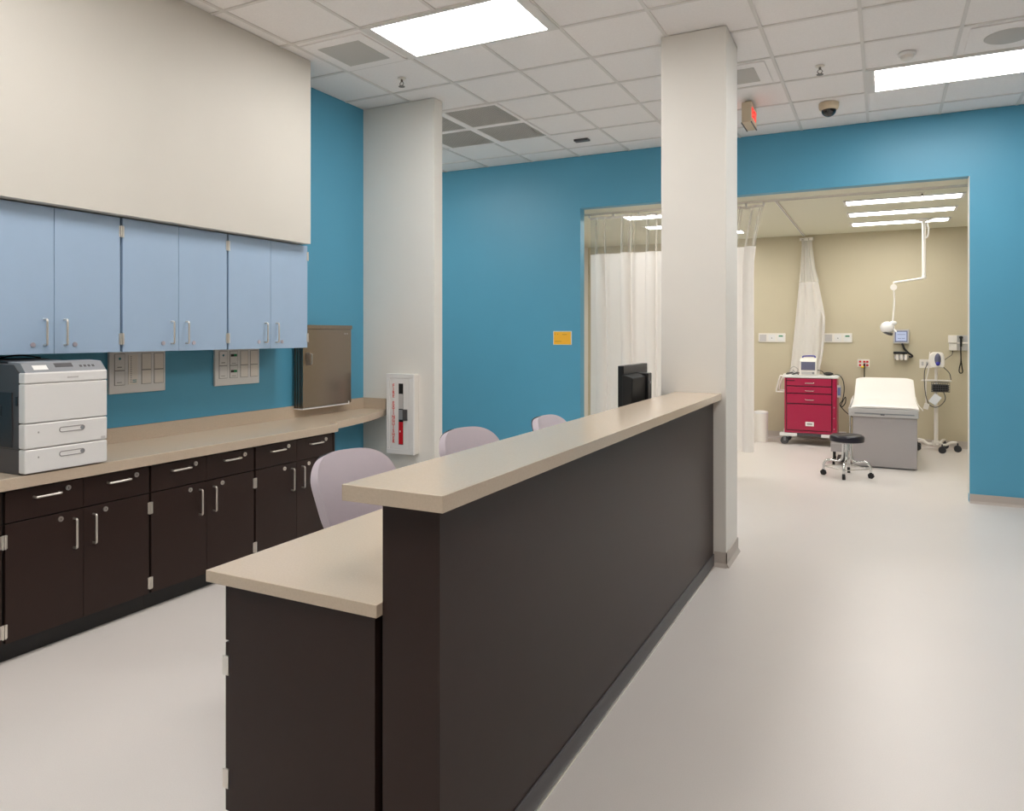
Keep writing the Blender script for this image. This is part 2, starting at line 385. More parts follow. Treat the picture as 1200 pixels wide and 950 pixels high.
# exit sign seen edge-on
ex0, ex1, ey0, ey1, ez0, ez1 = -1.119, -1.036, 6.70, 7.0, 3.44, 3.62
t = thing('exit_sign', 'edge-on exit sign with red letters hanging beside the pillar top', 'exit sign', (-1.095, 6.87, ez0))
MB().box((ex0, ey0, ez0), (ex1, ey1, ez1), .006).build('housing', 'beige', t)
MB().box((ex0 + .013, 6.80, ez1 - .004), (ex1 - .015, 6.94, CZ)).build('canopy', 'beige', t)
for x, rz in ((ex1 + .001, PI / 2), (ex0 - .001, -PI / 2)):
    MB().text('EXIT', .12, Matrix.Translation((x, 6.85, 3.53)) @ Matrix.Rotation(rz, 4, 'Z') @ Matrix.Rotation(PI / 2, 4, 'X'), .002).build('exit_lettering', 'exit_red', t)
f = MB()
for x in (ex0, ex1): f.box((x - .004, ey0, ez0 - .006), (x + .004, ey1, ez0 + .004))
f.build('lower_rails', 'charcoal', t)

# ------------------------------------------------------------------ base cabinets
Y0, U = 2.01, .7785
FX = -3.72
def d_handle(mb, p0, p1, out, r=.0058):
    """D pull between p0 and p1, standing off along +X by out"""
    a = Vector(p0); b = Vector(p1); o = Vector((out, 0, 0)); e = (b - a).normalized() * .012
    mb.tube([a, a + o * .8, a + o * .97 + e * .3, a + o + e, b + o - e, b + o * .97 - e * .3, b + o * .8, b], r, 8); return mb
def hinge(mb, x, y, z, s):
    mb.box((x - .006, y + s * .0012, z - .032), (x + .004, y + s * .016, z + .032), .001)
    mb.cyl((x + .005, y + s * .0055, z - .034), (x + .005, y + s * .0055, z + .034), .0045, seg=10); return mb
def lock(x, y, z, m, parent):
    l = MB().cyl((x, y, z), (x + .006, y, z), .0135, seg=18).build('lock', m, parent)
    MB().box((x + .0055, y - .0015, z - .005), (x + .0068, y + .0015, z + .005)).build('keyhole', 'gap', parent)
    return l
def base_cabinet(y0, label):
    t = thing('base_cabinet', label, 'cabinet', (FX, y0, 0), 'dark base cabinets along the left wall'); y1 = y0 + U; ym = (y0 + y1) / 2
    MB().box((WX + .002, y0 + .001, .095), (FX - .022, y1 - .001, .828)).build('body', 'gap', t, False)
    MB().box((WX + .002, y0 + .001, 0), (FX - .055, y1 - .001, .095)).build('toe_kick', 'darker', t, False)
    for s, (a, b_) in ((-1, (y0 + .008, ym - .0012)), (1, (ym + .0012, y1 - .008))):
        d = MB().box((FX - .02, a, .673), (FX, b_, .822), .0015).build('drawer', 'dark', t, False)
        yc = y0 + .2 + (0 if s < 0 else .384)
        d_handle(MB(), (FX - .001, yc - .062, .775), (FX - .001, yc + .062, .775), .028).build('handle', 'nickel', d)
        lock(FX - .0005, yc + .108, .789, 'nickel', d)
        o = MB().box((FX - .02, a, .10), (FX, b_, .667), .0015).build('door', 'dark', t, False)
        d_handle(MB(), (FX - .001, ym + s * .052, .475), (FX - .001, ym + s * .052, .625), .03).build('handle', 'nickel', o)
        lock(FX - .0005, ym + s * .12, .637, 'nickel', o)
        for z in (.585, .16):
            hinge(MB(), FX, y0 if s < 0 else y1, z, -s).build('hinge', 'nickel', o)
    return t
bc = base_cabinet(Y0, 'dark brown base cabinet with two drawers and two doors under the printer')
copy_tree(bc, (FX, Y0 + U, 0), 'dark brown base cabinet in the middle, right of the one under the printer')
copy_tree(bc, (FX, Y0 + 2 * U, 0), 'farthest dark brown base cabinet, at the open end behind the grey chair')
copy_tree(bc, (FX, Y0 - U, 0), 'dark brown base cabinet cut off by the left picture edge')
CE = Y0 + 3 * U
# the finished end of the run
tag(recenter(MB().box((WX + .002, CE + .0005, 0), (FX, CE + .018, .828), .001).build('cabinet_end_panel', 'dark', None, False)),
    'thin dark brown end panel closing the far end of the base cabinets', 'panel')
# wall countertop with its narrower curved tail and backsplash
t = thing('wall_countertop', 'long beige countertop along the left wall carrying the printer', 'countertop', (-4.0, 3.3, .832))
edge = [(-3.80, CE + .035), (-3.835, CE + .30), (-3.89, 4.98), (-3.98, 5.26), (-4.045, 5.448)]
pts = [(WX + .001, Y0 - U), (-3.69, Y0 - U), (-3.69, CE + .022), (-3.70, CE + .033), (-3.71, CE + .035)] + edge + [(WX + .001, 5.448)]
MB().prism(pts, 'z', .832, .89, .003).build('worktop', 'counter', t, False)
f = MB()
f.prism([(Y0 - U, .89), (5.449, .89), (5.449, .985), (5.145, .985), (5.145, .962), (4.53, .962), (4.53, .985), (Y0 - U, .985)], 'x', WX + .001, WX + .02)
f.box((WX + .02, 5.43, .89), (-4.045, 5.449, .985), .001)
f.build('backsplash', 'counter', t, False)
MB().box((WX + .02, 4.53, .958), (-4.195, 5.10, .966)).box((-4.20, 5.10, .958), (-4.195, 5.11, .985)).build('sealant_line', 'label', t, False)

# ------------------------------------------------------------------ wall cabinets
UX = -3.97
def wall_cabinet(y0, label):
    t = thing('wall_cabinet', label, 'cabinet', (UX, y0, 1.468), 'pale blue wall cabinets'); y1 = y0 + U; ym = (y0 + y1) / 2
    MB().box((WX + .001, y0 + .001, 1.472), (UX - .022, y1 - .001, 2.252)).build('body', 'bluegap', t, False)
    for s, (a, b_) in ((-1, (y0 + .008, ym - .0015)), (1, (ym + .0015, y1 - .008))):
        o = MB().box((UX - .02, a, 1.468), (UX, b_, 2.252), .0015).build('door', 'bluecab', t, False)
        d_handle(MB(), (UX - .001, ym + s * .054, 1.515), (UX - .001, ym + s * .054, 1.652), .03).build('handle', 'nickel', o)
        l = MB().cyl((UX - .001, ym + s * .112, 1.517), (UX + .005, ym + s * .112, 1.517), .013, seg=18).build('lock', 'lockface', o)
        for z in (2.172, 1.545):
            hinge(MB(), UX, y0 if s < 0 else y1, z, -s).build('hinge', 'nickel', o)
    return t
wc = wall_cabinet(Y0, 'pale blue two-door wall cabinet above the printer')
copy_tree(wc, (UX, Y0 + U, 1.468), 'middle pale blue wall cabinet, between the printer cabinet and the end one')
copy_tree(wc, (UX, Y0 + 2 * U, 1.468), 'last pale blue wall cabinet, next to the steel pass-through')

# ------------------------------------------------------------------ printer
z = .891; x1 = -3.682; x0 = -4.20; y0, y1 = 2.086, 2.505
t = thing('laser_printer', 'white and charcoal laser printer with two paper trays on the left countertop', 'printer', ((x0 + x1) / 2, (y0 + y1) / 2, z))
MB().prism([(x0, z), (x1 - .05, z), (x1 - .05, 1.38), (x1 - .10, 1.425), (x0 + .02, 1.425), (x0, 1.40)], 'y', y0, y1, .004).build('body', 'charcoal', t)
def tray(z0, z1, nm):
    o = MB().box((x1 - .055, y0 - .001, z0), (x1, y1 + .001, z1), .008, 3).build(nm, 'white', t); return o
tray(1.332, 1.386, 'front_bezel')
MB().box((x1 - .0545, y0 - .0005, 1.140), (x1 - .0015, y1 + .0005, 1.3305), .006, 3).build('front_cover', 'white', t)
for z0, z1 in ((1.016, 1.137), (z + .006, 1.013)):
    o = tray(z0, z1, 'paper_tray')
    yc = (y0 + y1) / 2 + .02; zc = (z0 + z1) / 2 + .018
    f = MB(); n = 14
    ring = [(x1 + .0005, yc + (.052 if math.cos(a) > 0 else -.052) + .012 * math.cos(a), zc + .012 * math.sin(a)) for a in [2 * PI * i / n + .01 for i in range(n)]]
    f.tube(ring, .0022, 6, closed=True); f.build('handle_rim', 'midline', o)
    MB().prism([(q[1], q[2]) for q in ring], 'x', x1 - .002, x1 + .0006).build('handle_recess', 'white', o)
    MB().cyl((x1, yc + .052, zc), (x1 + .001, yc + .052, zc), .010, seg=14).build('latch', 'greyp', o)
    MB().box((x1, y0 + .06, zc - .005), (x1 + .0006, y0 + .066, zc + .003)).build('size_mark', 'midline', o)
# control panel: slanted grey top
P = MB().prism([(x1 - .004, 1.386), (x1 - .05, 1.433), (x1 - .15, 1.437), (x1 - .15, 1.425), (x1 - .1, 1.42), (x1 - .05, 1.384)], 'y', y0 + .004, y1 - .004, .002).build('control_panel', 'greyp', t)
def onslant(mb, ya, yb, u0, u1, h=.0012):
    a = Vector((x1 - .004, 0, 1.386)); d = Vector((-.046, 0, .047)); n = Vector((.047, 0, .046)).normalized() * h
    V = []
    for o_ in (Vector((0, 0, 0)), n):
        for u, yy in ((u0, ya), (u0, yb), (u1, yb), (u1, ya)): q = a + d * u + o_; V.append(mb.bm.verts.new((q.x, yy, q.z)))
    for f_ in ((0, 1, 2, 3), (4, 5, 6, 7), (0, 1, 5, 4), (1, 2, 6, 5), (2, 3, 7, 6), (3, 0, 4, 7)): mb.bm.faces.new([V[i] for i in f_])
    return mb
onslant(MB(), y0 + .05, y0 + .12, .25, .7).build('screen', 'label', P)
onslant(MB(), y0 + .16, y0 + .25, .45, .85).build('display', 'charcoal', P)
f = MB()
for q in range(4): onslant(f, y0 + .285 + q * .022, y0 + .297 + q * .022, .4, .6)
f.build('keypad', 'charcoal', P)
MB().box((x1 - .0002, y0 + .205, 1.352), (x1 + .0006, y0 + .262, 1.359)).build('maker_mark', 'lightgrey', t)
MB().box((x1 - .0002, y1 - .035, 1.02), (x1 + .0006, y1 - .012, 1.036)).build('corner_mark', 'lightgrey', t)
# left flank
f = MB().box((x0 + .06, y0 - .006, 1.02), (x1 - .10, y0 + .002, 1.29), .004).build('side_door', 'charcoal2', t)
MB().box((x1 - .20, y0 - .0085, 1.17), (x1 - .185, y0 - .004, 1.22), .002).build('side_door_latch', 'black', f)
MB().box((x1 - .30, y0 - .0085, 1.05), (x1 - .20, y0 - .004, 1.08), .002).build('side_grip', 'black', f)
MB().box((x0 + .01, y0 - .0015, 1.0115), (x1 - .052, y0 + .002, 1.0145)).build('seam', 'black', t)
MB().box((x1 - .075, y0 - .003, 1.225), (x1 - .06, y0 + .002, 1.27)).build('side_button', 'black', t)
f = MB(); f.prism([(x0 + .05, 1.425), (x1 - .17, 1.425), (x1 - .2, 1.437), (x0 + .1, 1.445), (x0 + .05, 1.44)], 'y', y0 + .05, y0 + .30, .003)
f.build('output_bin', 'charcoal2', t)
MB().tube([(x0 + .1, y0 + .08, 1.445), (x0 + .15, y0 + .18, 1.462), (x0 + .2, y0 + .26, 1.447)], .004, 6, smooth=5).build('paper_stop', 'black', t)

# ------------------------------------------------------------------ nurse-call / control panels on the blue wall
def wall_panel(y0, y1, label, kind):
    z0, z1 = 1.197, 1.466; X = WX + .006
    t = thing('nurse_call_panel', label, 'wall panel', (WX, (y0 + y1) / 2, z0), 'white annunciator panels under the wall cabinets')
    MB().box((WX, y0, z0), (X + .014, y1, z1), .004).build('faceplate', 'white', t)
    F = X + .014; W = y1 - y0; c = [.09, .32, .56, .79]; w = .165
    for i, cc in enumerate(c):
        a = y0 + cc * W; b_ = a + w * W
        if i == 1 and kind == 0:
            o = MB().box((F - .001, a, z0 + .055), (F + .003, b_, z1 - .025), .001).build('button_column', 'offwhite', t)
            f = MB()
            for q in range(13): f.box((F + .003, a + .014, z0 + .067 + q * .0135), (F + .0038, a + .022, z0 + .073 + q * .0135))
            f.build('indicator_dots', 'midline', o)
            f = MB()
            for q in range(2): f.box((F + .003, a + .028, z0 + .067 + q * .012), (F + .0038, b_ - .01, z0 + .072 + q * .012))
            f.build('blue_captions', 'teal', o)
            continue
        for k_, (za, zb) in enumerate(((z0 + .055, z0 + .142), (z0 + .148, z1 - .02))):
            MB().box((F - .002, a - .003, za - .003), (F + .001, b_ + .003, zb + .003)).build('module_rim', 'midline', t, False)
            o = MB().box((F - .001, a, za), (F + .003, b_, zb), .001).build('module', 'white' if i < 2 else 'offwhite', t)
            if i == 0 and k_ == 1:
                MB().cyl((F + .002, (a + b_) / 2, zb - .028), (F + .004, (a + b_) / 2, zb - .028), .008, seg=16).build('emblem', 'teal', o)
                MB().box((F + .003, a + .016, za + .016), (F + .0038, b_ - .02, za + .022)).build('caption', 'midline', o)
            if i == 0 and k_ == 0:
                MB().box((F + .003, a + .014, za + .014), (F + .0038, b_ - .02, za + .018)).build('caption', 'midline', o)
            if i == 1 and kind == 1:
                zc = zb - .03 if k_ else zb - .04
                MB().box((F + .002, a + .006, zc - .009), (F + .0045, (a + b_) / 2, zc + .009)).build('dark_indicator', 'black', o)
                MB().box((F + .002, (a + b_) / 2, zc - .009), (F + .0045, b_ - .006, zc + .009)).build('green_indicator', 'green', o)
                MB().box((F + .003, a + .014, za + .01), (F + .0038, b_ - .014, za + .014)).build('caption', 'midline', o)
    return t
wall_panel(2.931, 3.331, 'white control panel with a column of dots on the blue wall beside the printer', 0)
wall_panel(3.739, 4.159, 'white control panel with green indicators on the blue wall, nearer the steel pass-through', 1)

# ------------------------------------------------------------------ stainless pass-through
X = WX + .11
t = thing('steel_pass_through', 'brushed steel pass-through cabinet on the blue wall beside the wall cabinets', 'pass-through cabinet', (-4.25, 4.84, .967))
f = MB(); a, b_ = 4.535, 5.145
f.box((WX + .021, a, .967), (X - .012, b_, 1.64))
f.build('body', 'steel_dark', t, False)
MB().box((X - .0125, a + .003, .972), (X, b_ - .003, 1.612), .002).build('door', 'steel', t)
dr = t.children[-1]
MB().box((WX + .0215, a - .004, 1.615), (X + .006, b_ + .004, 1.648), .002).build('top_rail', 'steel', t)
f = MB()
for xx in (-4.285, -4.262, -4.235): f.box((xx - .004, a - .006, .97), (xx + .004, a, 1.61))
f.build('jamb_ribs', 'steel', t)
MB().cyl((X, a + .02, 1.47), (X + .006, a + .02, 1.47), .008, seg=12).build('lock', 'chrome', dr)
hd = MB(); d_handle(hd, (X - .001, a + .07, 1.325), (X - .001, a + .07, 1.41), .035, .005); hd.build('handle', 'chrome', dr)
MB().box((X - .001, a + .035, 1.315), (X + .002, a + .085, 1.42), .001).build('handle_plate', 'steel_dark', dr)
f = MB()
for yy in (b_ - .09, b_ - .06): f.cyl((X - .001, yy, 1.575), (X + .002, yy, 1.575), .006, seg=10)
f.build('rivets', 'chrome', dr)

# ------------------------------------------------------------------ fire extinguisher cabinet on the stub wall
FY = 5.45; D = .085; a, b_ = -3.985, -3.69; z0, z1 = .505, 1.218
t = thing('fire_extinguisher_cabinet', 'white fire extinguisher cabinet with red vertical lettering on the stub wall', 'fire cabinet', ((a + b_) / 2, FY, z0))
MB().box((a, FY - D + .012, z0), (b_, FY, z1), .008, 3).build('tub', 'offwhite', t)
YFr = FY - D
f = MB(); sx0, sx1, sz0, sz1 = a + .135, a + .183, z0 + .085, z1 - .085
f.prism([(a, z0), (b_, z0), (b_, z1), (a, z1)], 'y', YFr + .006, YFr + .012)
f.box((a, YFr, z0), (b_, YFr + .008, z0 + .04), .003).box((a, YFr, z1 - .04), (b_, YFr + .008, z1), .003)
f.box((a, YFr, z0 + .04), (a + .035, YFr + .008, z1 - .04), .003).box((b_ - .045, YFr, z0 + .04), (b_, YFr + .008, z1 - .04), .003)
f.build('frame', 'white', t)
dr = MB().box((a + .038, YFr + .002, z0 + .043), (b_ - .048, YFr + .007, z1 - .043), .0015).build('door', 'white', t)
MB().box((sx0, YFr - .0005, sz0), (sx1, YFr + .003, sz1)).build('window_strip', 'black', dr)
def seg(za, zb, m, nm): MB().box((sx0 + .001, YFr - .003, za), (sx1 - .001, YFr - .0002, zb), .001).build(nm, m, dr)
H = sz1 - sz0
seg(sz0 + .005, sz0 + H * .37, 'red', 'extinguisher_body_view'); seg(sz0 + H * .41, sz0 + H * .57, 'greyp', 'extinguisher_gauge_view'); seg(sz0 + H * .585, sz0 + H * .83, 'lightgrey', 'extinguisher_label_view')
MB().box((sx0 + .012, YFr - .0036, sz0 + .11), (sx0 + .022, YFr - .0028, sz0 + .125)).build('white_arrow', 'label', dr)
MB().box((sx1 + .001, YFr - .012, sz0 + H * .40), (sx1 + .046, YFr + .002, sz0 + H * .58), .002).build('latch', 'charcoal', dr)
f = MB(); txt = 'FIRE EXTINGUISHER'; n = len(txt)
for i, ch in enumerate(txt):
    if ch == ' ': continue
    zz = z1 - .105 - i * (.50 / (n - 1))
    f.text(ch, .040, Matrix.Translation((a + .078, YFr + .0012, zz)) @ Matrix.Rotation(PI / 2, 4, 'X'), .0008)
f.build('red_lettering', 'letter', dr)

# ------------------------------------------------------------------ reception counter
PX = -1.03; PY0, PY1 = 1.616, 5.058; LXW = -1.214; ZT = 1.128
t = thing('reception_counter', 'long dark brown reception counter with a raised beige transaction top', 'reception counter', (-1.12, 3.3, 0))
MB().box((LXW, PY0 + .002, .0), (PX - .004, PY1, ZT)).build('half_wall', 'dark', t, False)
n = 3
f = MB().box((PX - .0045, PY0, .085), (PX, PY1 - .002, ZT - .001), .001)
f.build('front_panel', 'dark', t, False)
MB().box((PX - .006, PY0 + .01, .001), (PX + .006, PY1 - .004, .084), .002).build('rubber_base', 'base_grey' if False else 'charcoal', t, False)
MB().box((PX + .006, PY0 + .01, .0005), (PX + .012, PY1 - .01, .006)).build('floor_strip', 'nickel', t, False)
MB().box((-1.295, 1.545, ZT), (-.975, PY1 - .001, ZT + .045), .003).build('transaction_top', 'counter', t)
ZW = .846
tag(recenter(MB().box((-1.868, 1.592, ZW - .037), (LXW - .001, PY1, ZW), .003).build('desk_worktop', 'counter', None)),
    'lower beige desk worktop behind the raised reception counter', 'worktop')
def pedestal(y0, y1, label, hinges=True):
    t = thing('desk_pedestal', label, 'cabinet', (-1.53, (y0 + y1) / 2, 0))
    MB().box((-1.80, y0, 0.09), (-1.243, y1, ZW - .0375), .001).build('body', 'dark', t, False)
    MB().box((-1.745, y0 + .006, 0), (-1.26, y1 - .006, .09)).build('plinth', 'darker', t, False)
    d = MB().box((-1.82, y0 + .004, .10), (-1.8005, y1 - .004, .62), .0015).build('door', 'dark', t, False)
    MB().box((-1.82, y0 + .004, .627), (-1.8005, y1 - .004, ZW - .045), .0015).build('drawer', 'dark', t, False)
    for zz in (.55, .20): MB().box((-1.828, y0 - .001, zz - .03), (-1.803, y0 + .012, zz + .03), .001).build('hinge', 'nickel', d)
    MB().tube([(-1.8195, y1 - .06, .44), (-1.85, y1 - .06, .45), (-1.85, y1 - .06, .57), (-1.8195, y1 - .06, .58)], .0045, 8).build('handle', 'nickel', d)
    return t
pedestal(1.622, 2.05, 'dark brown pedestal cabinet under the near end of the desk worktop')

# monitor standing on the worktop
t = thing('computer_monitor', 'black computer monitor seen from behind above the counter by the pillar', 'monitor', (-1.52, 4.80, ZW))
MB().box((-1.53, 4.53, 1.02), (-1.49, 5.06, 1.368), .004).build('panel', 'black', t)
MB().box((-1.532, 4.545, 1.035), (-1.529, 5.045, 1.353)).build('screen', 'glass_dark', t)
f = MB().prism([(-1.491, 1.04), (-1.43, 1.06), (-1.42, 1.292), (-1.491, 1.315)], 'y', 4.50, 4.80, .006); f.build('rear_housing', 'blackm', t)
MB().box((-1.49, 4.79, .99), (-1.405, 4.875, 1.312), .005).build('computer_box', 'black', t)
MB().cyl((-1.406, 4.83, 1.25), (-1.400, 4.83, 1.25), .010, seg=14).build('power_button', 'greyp', t)
MB().box((-1.50, 4.70, ZW + .012), (-1.46, 4.79, 1.05), .004).build('stand_neck', 'black', t)
MB().box((-1.62, 4.62, ZW), (-1.42, 4.87, ZW + .014), .005).build('stand_foot', 'black', t)

# ------------------------------------------------------------------ task chairs
def chair(loc, rz, label):
    t = thing('office_chair', label, 'chair', (0, 0, 0), 'grey office chairs behind the counter')
    # faces local -Y
    W = .235
    def back(u, v, y=0.0, grow=0.0):
        m_ = max(abs(u), abs(v)); th = math.atan2(v, u); c, q = abs(math.cos(th)), abs(math.sin(th)); n = 3.2
        k = m_ / (c ** n + q ** n) ** (1 / n)
        x = k * math.cos(th) * (W + grow); zz = k * math.sin(th) * (.215 + grow)
        x *= .87 + .13 * max(-1, min(1, (zz + .05) / .15))
        yb = .225 + .26 * zz - 1.0 * x * x - .035 * math.cos(zz * 6)
        return Vector((x, yb + y, .782 + zz))
    MB().sheet(lambda i, j: back(i * 2 - 1, j * 2 - 1, -.030), 24, 24, .045).build('backrest', 'lilac', t)
    MB().sheet(lambda i, j: back(i * 2 - 1, j * 2 - 1, .020, -.010), 24, 24, .012).build('back_shell', 'charcoal2', t)
    s = MB()
    def top(r, a):
        x = r * .245 * abs(math.cos(a)) ** .75 * (1 if math.cos(a) > 0 else -1); y = r * .235 * abs(math.sin(a)) ** .75 * (1 if math.sin(a) > 0 else -1) - .03
        return x, y
    rings = []
    for (r, zz) in ((0, .492), (.5, .495), (.85, .49), (.97, .475), (1, .455), (.97, .432), (.8, .425), (0, .425)):
        rings.append([(top(r, 2 * PI * k / 32)[0], top(r, 2 * PI * k / 32)[1], zz) for k in range(32)] if r else [(0, -.03, zz)])
    R_ = [[s.bm.verts.new(q) for q in r] for r in rings]
    for A, B in zip(R_, R_[1:]):
        for k in range(32):
            aa = [A[0]] if len(A) == 1 else [A[k], A[(k + 1) % 32]]; bb = [B[0]] if len(B) == 1 else [B[(k + 1) % 32], B[k]]
            s.bm.faces.new(aa + bb)
    s.build('seat', 'lilac', t)
    MB().tube([(0, .0, .415), (0, .16, .41), (0, .255, .45), (0, .25, .62), (0, .232, .76)], .018, 10, smooth=5).build('back_support', 'black', t)
    MB().cyl((0, -.02, .22), (0, -.02, .41), .014).cyl((0, -.02, .10), (0, -.02, .27), .025).build('gas_column', 'black', t)
    MB().box((-.09, -.12, .40), (.09, .09, .427), .006).build('tilt_mechanism', 'black', t)
    for k in range(5):
        a = 2 * PI * k / 5 + .3; c, s_ = math.cos(a), math.sin(a)
        l = MB().tube([(.02 * c, -.02 + .02 * s_, .125), (.15 * c, -.02 + .15 * s_, .115), (.29 * c, -.02 + .29 * s_, .082)], .018, 8, smooth=4).build('leg', 'black', t)
        MB().cyl((.29 * c - s_ * .008, -.02 + .29 * s_ + c * .008, .03), (.29 * c + s_ * .028, -.02 + .29 * s_ - c * .028, .03), .029, seg=16, w=.003).cyl((.29 * c, -.02 + .29 * s_, .03), (.29 * c, -.02 + .29 * s_, .085), .007, seg=8).build('caster', 'blackm', l)
    t.location = loc; t.rotation_euler = (0, 0, rz); return t
# chairs turn their fronts toward the counter and a little toward the camera
c0 = chair((-2.17, 2.84, 0), math.radians(74), 'nearest grey office chair, left of the raised counter\'s near end')
copy_tree(c0, (-2.09, 3.84, 0), 'middle grey office chair, in front of the fire extinguisher cabinet wall', math.radians(72))
copy_tree(c0, (-2.04, 5.02, -.035), 'farthest grey office chair, only its top above the counter by the blue wall', math.radians(84))

# ------------------------------------------------------------------ amber room sign
t = thing('room_sign', 'small amber room sign on the blue wall left of the curtained opening', 'sign', (-3.391, YB, 1.445))
MB().box((-3.508, YB - .012, 1.443), (-3.274, YB - .0005, 1.607), .002).build('plate', 'label', t)
MB().box((-3.50, YB - .015, 1.45), (-3.282, YB - .011, 1.60), .001).build('face', 'amber', t)
f = MB()
for x0_, x1_, z_ in ((-3.487, -3.482, 1.572), (-3.452, -3.446, 1.572), (-3.485, -3.40, 1.484), (-3.39, -3.33, 1.566)): f.box((x0_, YB - .0156, z_ - (.008 if x1_ - x0_ < .02 else .003)), (x1_, YB - .0148, z_ + .003))
f.build('sign_marks', 'amber_mark', t, False)

# ------------------------------------------------------------------ curtains
YC = 8.46
def curtain(x0, x1, y, zb, label, nf, amp, flare=0.0, seedv=1, ztop=EZ - .045, zm=2.535):
    rnd = random.Random(seedv)
    t = thing('privacy_curtain', label, 'curtain', ((x0 + x1) / 2, y, zb), 'cubicle curtains')
    ph = [rnd.uniform(-.5, .5) for _ in range(nf + 2)]
    am = [rnd.uniform(.5, 1.15) for _ in range(nf + 2)]
    def f(u, v, z0, z1):
        z_ = z0 + (z1 - z0) * v
        gl = (z_ - zb) / (ztop - zb)
        q = u * nf; i = min(int(q), nf - 1); fr = q - i
        A = am[i] * (1 - fr) + am[i + 1] * fr
        p_ = ph[i] * (1 - fr) + ph[i + 1] * fr
        x = x0 + (x1 - x0) * u + flare * max(0, (gl - .75) / .25) ** 1.5 * u
        c_ = .5 + .22 * ph[i] + .03 * math.sin(5 * gl + i)
        w = -math.exp(-((fr - c_) / .085) ** 2) - .45 * math.exp(-((fr - c_ - .28) / .07) ** 2)
        x += .035 * math.sin(PI * max(-1, min(1, (fr - c_) / .16)))
        yy = y + .03 + amp * 1.5 * (am[i]) * w * (.75 + .25 * (1 - gl)) + .012 * math.sin(7 * u + 3 * gl)
        return Vector((x, yy, z_))
    MB().sheet(lambda u, v: f(u, v, zb, zm), nf * 40, 14).build('cloth', 'curtain', t)
    MB().sheet(lambda u, v: f(u, v, zm, ztop), nf * 40, 6).build('mesh_header', 'cmesh', t)
    MB().sheet(lambda u, v: f(u, v, zm - .006, zm + .012) + Vector((0, -.002, 0)), nf * 40, 1).build('seam_band', 'curtain', t)
    MB().sheet(lambda u, v: f(u, v, ztop - .03, ztop) + Vector((0, -.002, 0)), nf * 40, 1).build('top_hem', 'curtain', t)
    h = MB()
    for k in range(nf + 1):
        q = f(k / nf, 1, zm, ztop); h.cyl((q.x, q.y, ztop - .01), (q.x, y, EZ - .030), .005, seg=8)
        h.box((q.x - .012, y - .008, EZ - .05), (q.x + .012, y + .008, EZ - .023))
    h.build('hooks', 'white', t)
    return t
curtain(-3.22, -1.98, YC, .26, 'wide cream cubicle curtain with a mesh top between the blue wall and the pillar', 4, .07, seedv=3)
curtain(-1.93, -1.285, YC, .26, 'cream cubicle curtain bunched up just right of the pillar', 4, .055, flare=.11, seedv=8)
def track(pts, label):
    t = thing('curtain_track', label, 'curtain track', pts[0], None)
    a, b_ = Vector(pts[0]), Vector(pts[1]); d = (b_ - a).normalized(); s = d.cross(Vector((0, 0, 1))) * .014
    f = MB(); V = [a - s, a + s, b_ + s, b_ - s]
    f.prism([(q.x, q.y) for q in V], 'z', EZ - .02, EZ); f.build('rail', 'offwhite', t, False)
    f = MB(); f.prism([(q.x, q.y) for q in (a - s * .25, a + s * .3, b_ + s * .3, b_ - s * .3)], 'z', EZ - .0215, EZ - .0195); f.build('slot', 'greyp', t, False)
track(((-3.9, YC, EZ), (1.2, YC, EZ)), 'curtain track on the exam room ceiling running along the wide opening')
track(((-1.055, YC + .03, EZ), (-1.055, 11.70, EZ)), 'dark curtain track line running back across the exam ceiling to the gathered curtain')
# gathered curtain at the far wall
t = thing('gathered_curtain', 'white curtain gathered against the khaki wall behind the red cart', 'curtain', (-1.03, 11.68, .3), 'cubicle curtains')
prof = [(.30, -1.27, -.90), (1.03, -1.255, -.84), (1.60, -1.20, -.80), (1.86, -1.175, -.775), (2.34, -1.13, -.86), (2.55, -1.11, -.91), (2.90, -1.09, -.955), (2.985, -1.095, -.95)]
def edges(z_):
    for p, q in zip(prof, prof[1:]):
        if z_ <= q[0]:
            k_ = (z_ - p[0]) / (q[0] - p[0]); return p[1] + (q[1] - p[1]) * k_, p[2] + (q[2] - p[2]) * k_
    return prof[-1][1:]
def gf(u, v, z0, z1):
    z_ = z0 + (z1 - z0) * v; a, b_ = edges(z_); n = 3
    x = a + (b_ - a) * u + .008 * math.sin(2 * PI * n * u + 1 + z_ * .6)
    return Vector((x, 11.675 + .022 * math.sin(2 * PI * n * u + .8 * z_) * (.6 + .4 * math.sin(9 * u)) + .02 * math.cos(PI * u), z_))
MB().sheet(lambda u, v: gf(u, v, .30, 2.34), 80, 30).build('cloth', 'curtain', t)
MB().sheet(lambda u, v: gf(u, v, 2.34, 2.985), 80, 12).build('mesh_header', 'cmesh_folded', t)
MB().sheet(lambda u, v: gf(u, v, 2.34, 2.985) + Vector((.01, .025, 0)), 80, 12).build('mesh_header_fold', 'cmesh_folded', t)
MB().sheet(lambda u, v: gf(u, v, 2.955, 3.0) * 1.0 + Vector(((u - .5) * .05, -.01, 0)), 40, 3).build('gathered_top_hem', 'curtain', t)
MB().tube([(-.80, 11.62, 1.90), (-.775, 11.61, 1.80), (-.79, 11.61, 1.45), (-.83, 11.62, 1.15), (-.88, 11.62, 1.02)], .016, 8, smooth=5).build('hanging_fold', 'curtain', t)

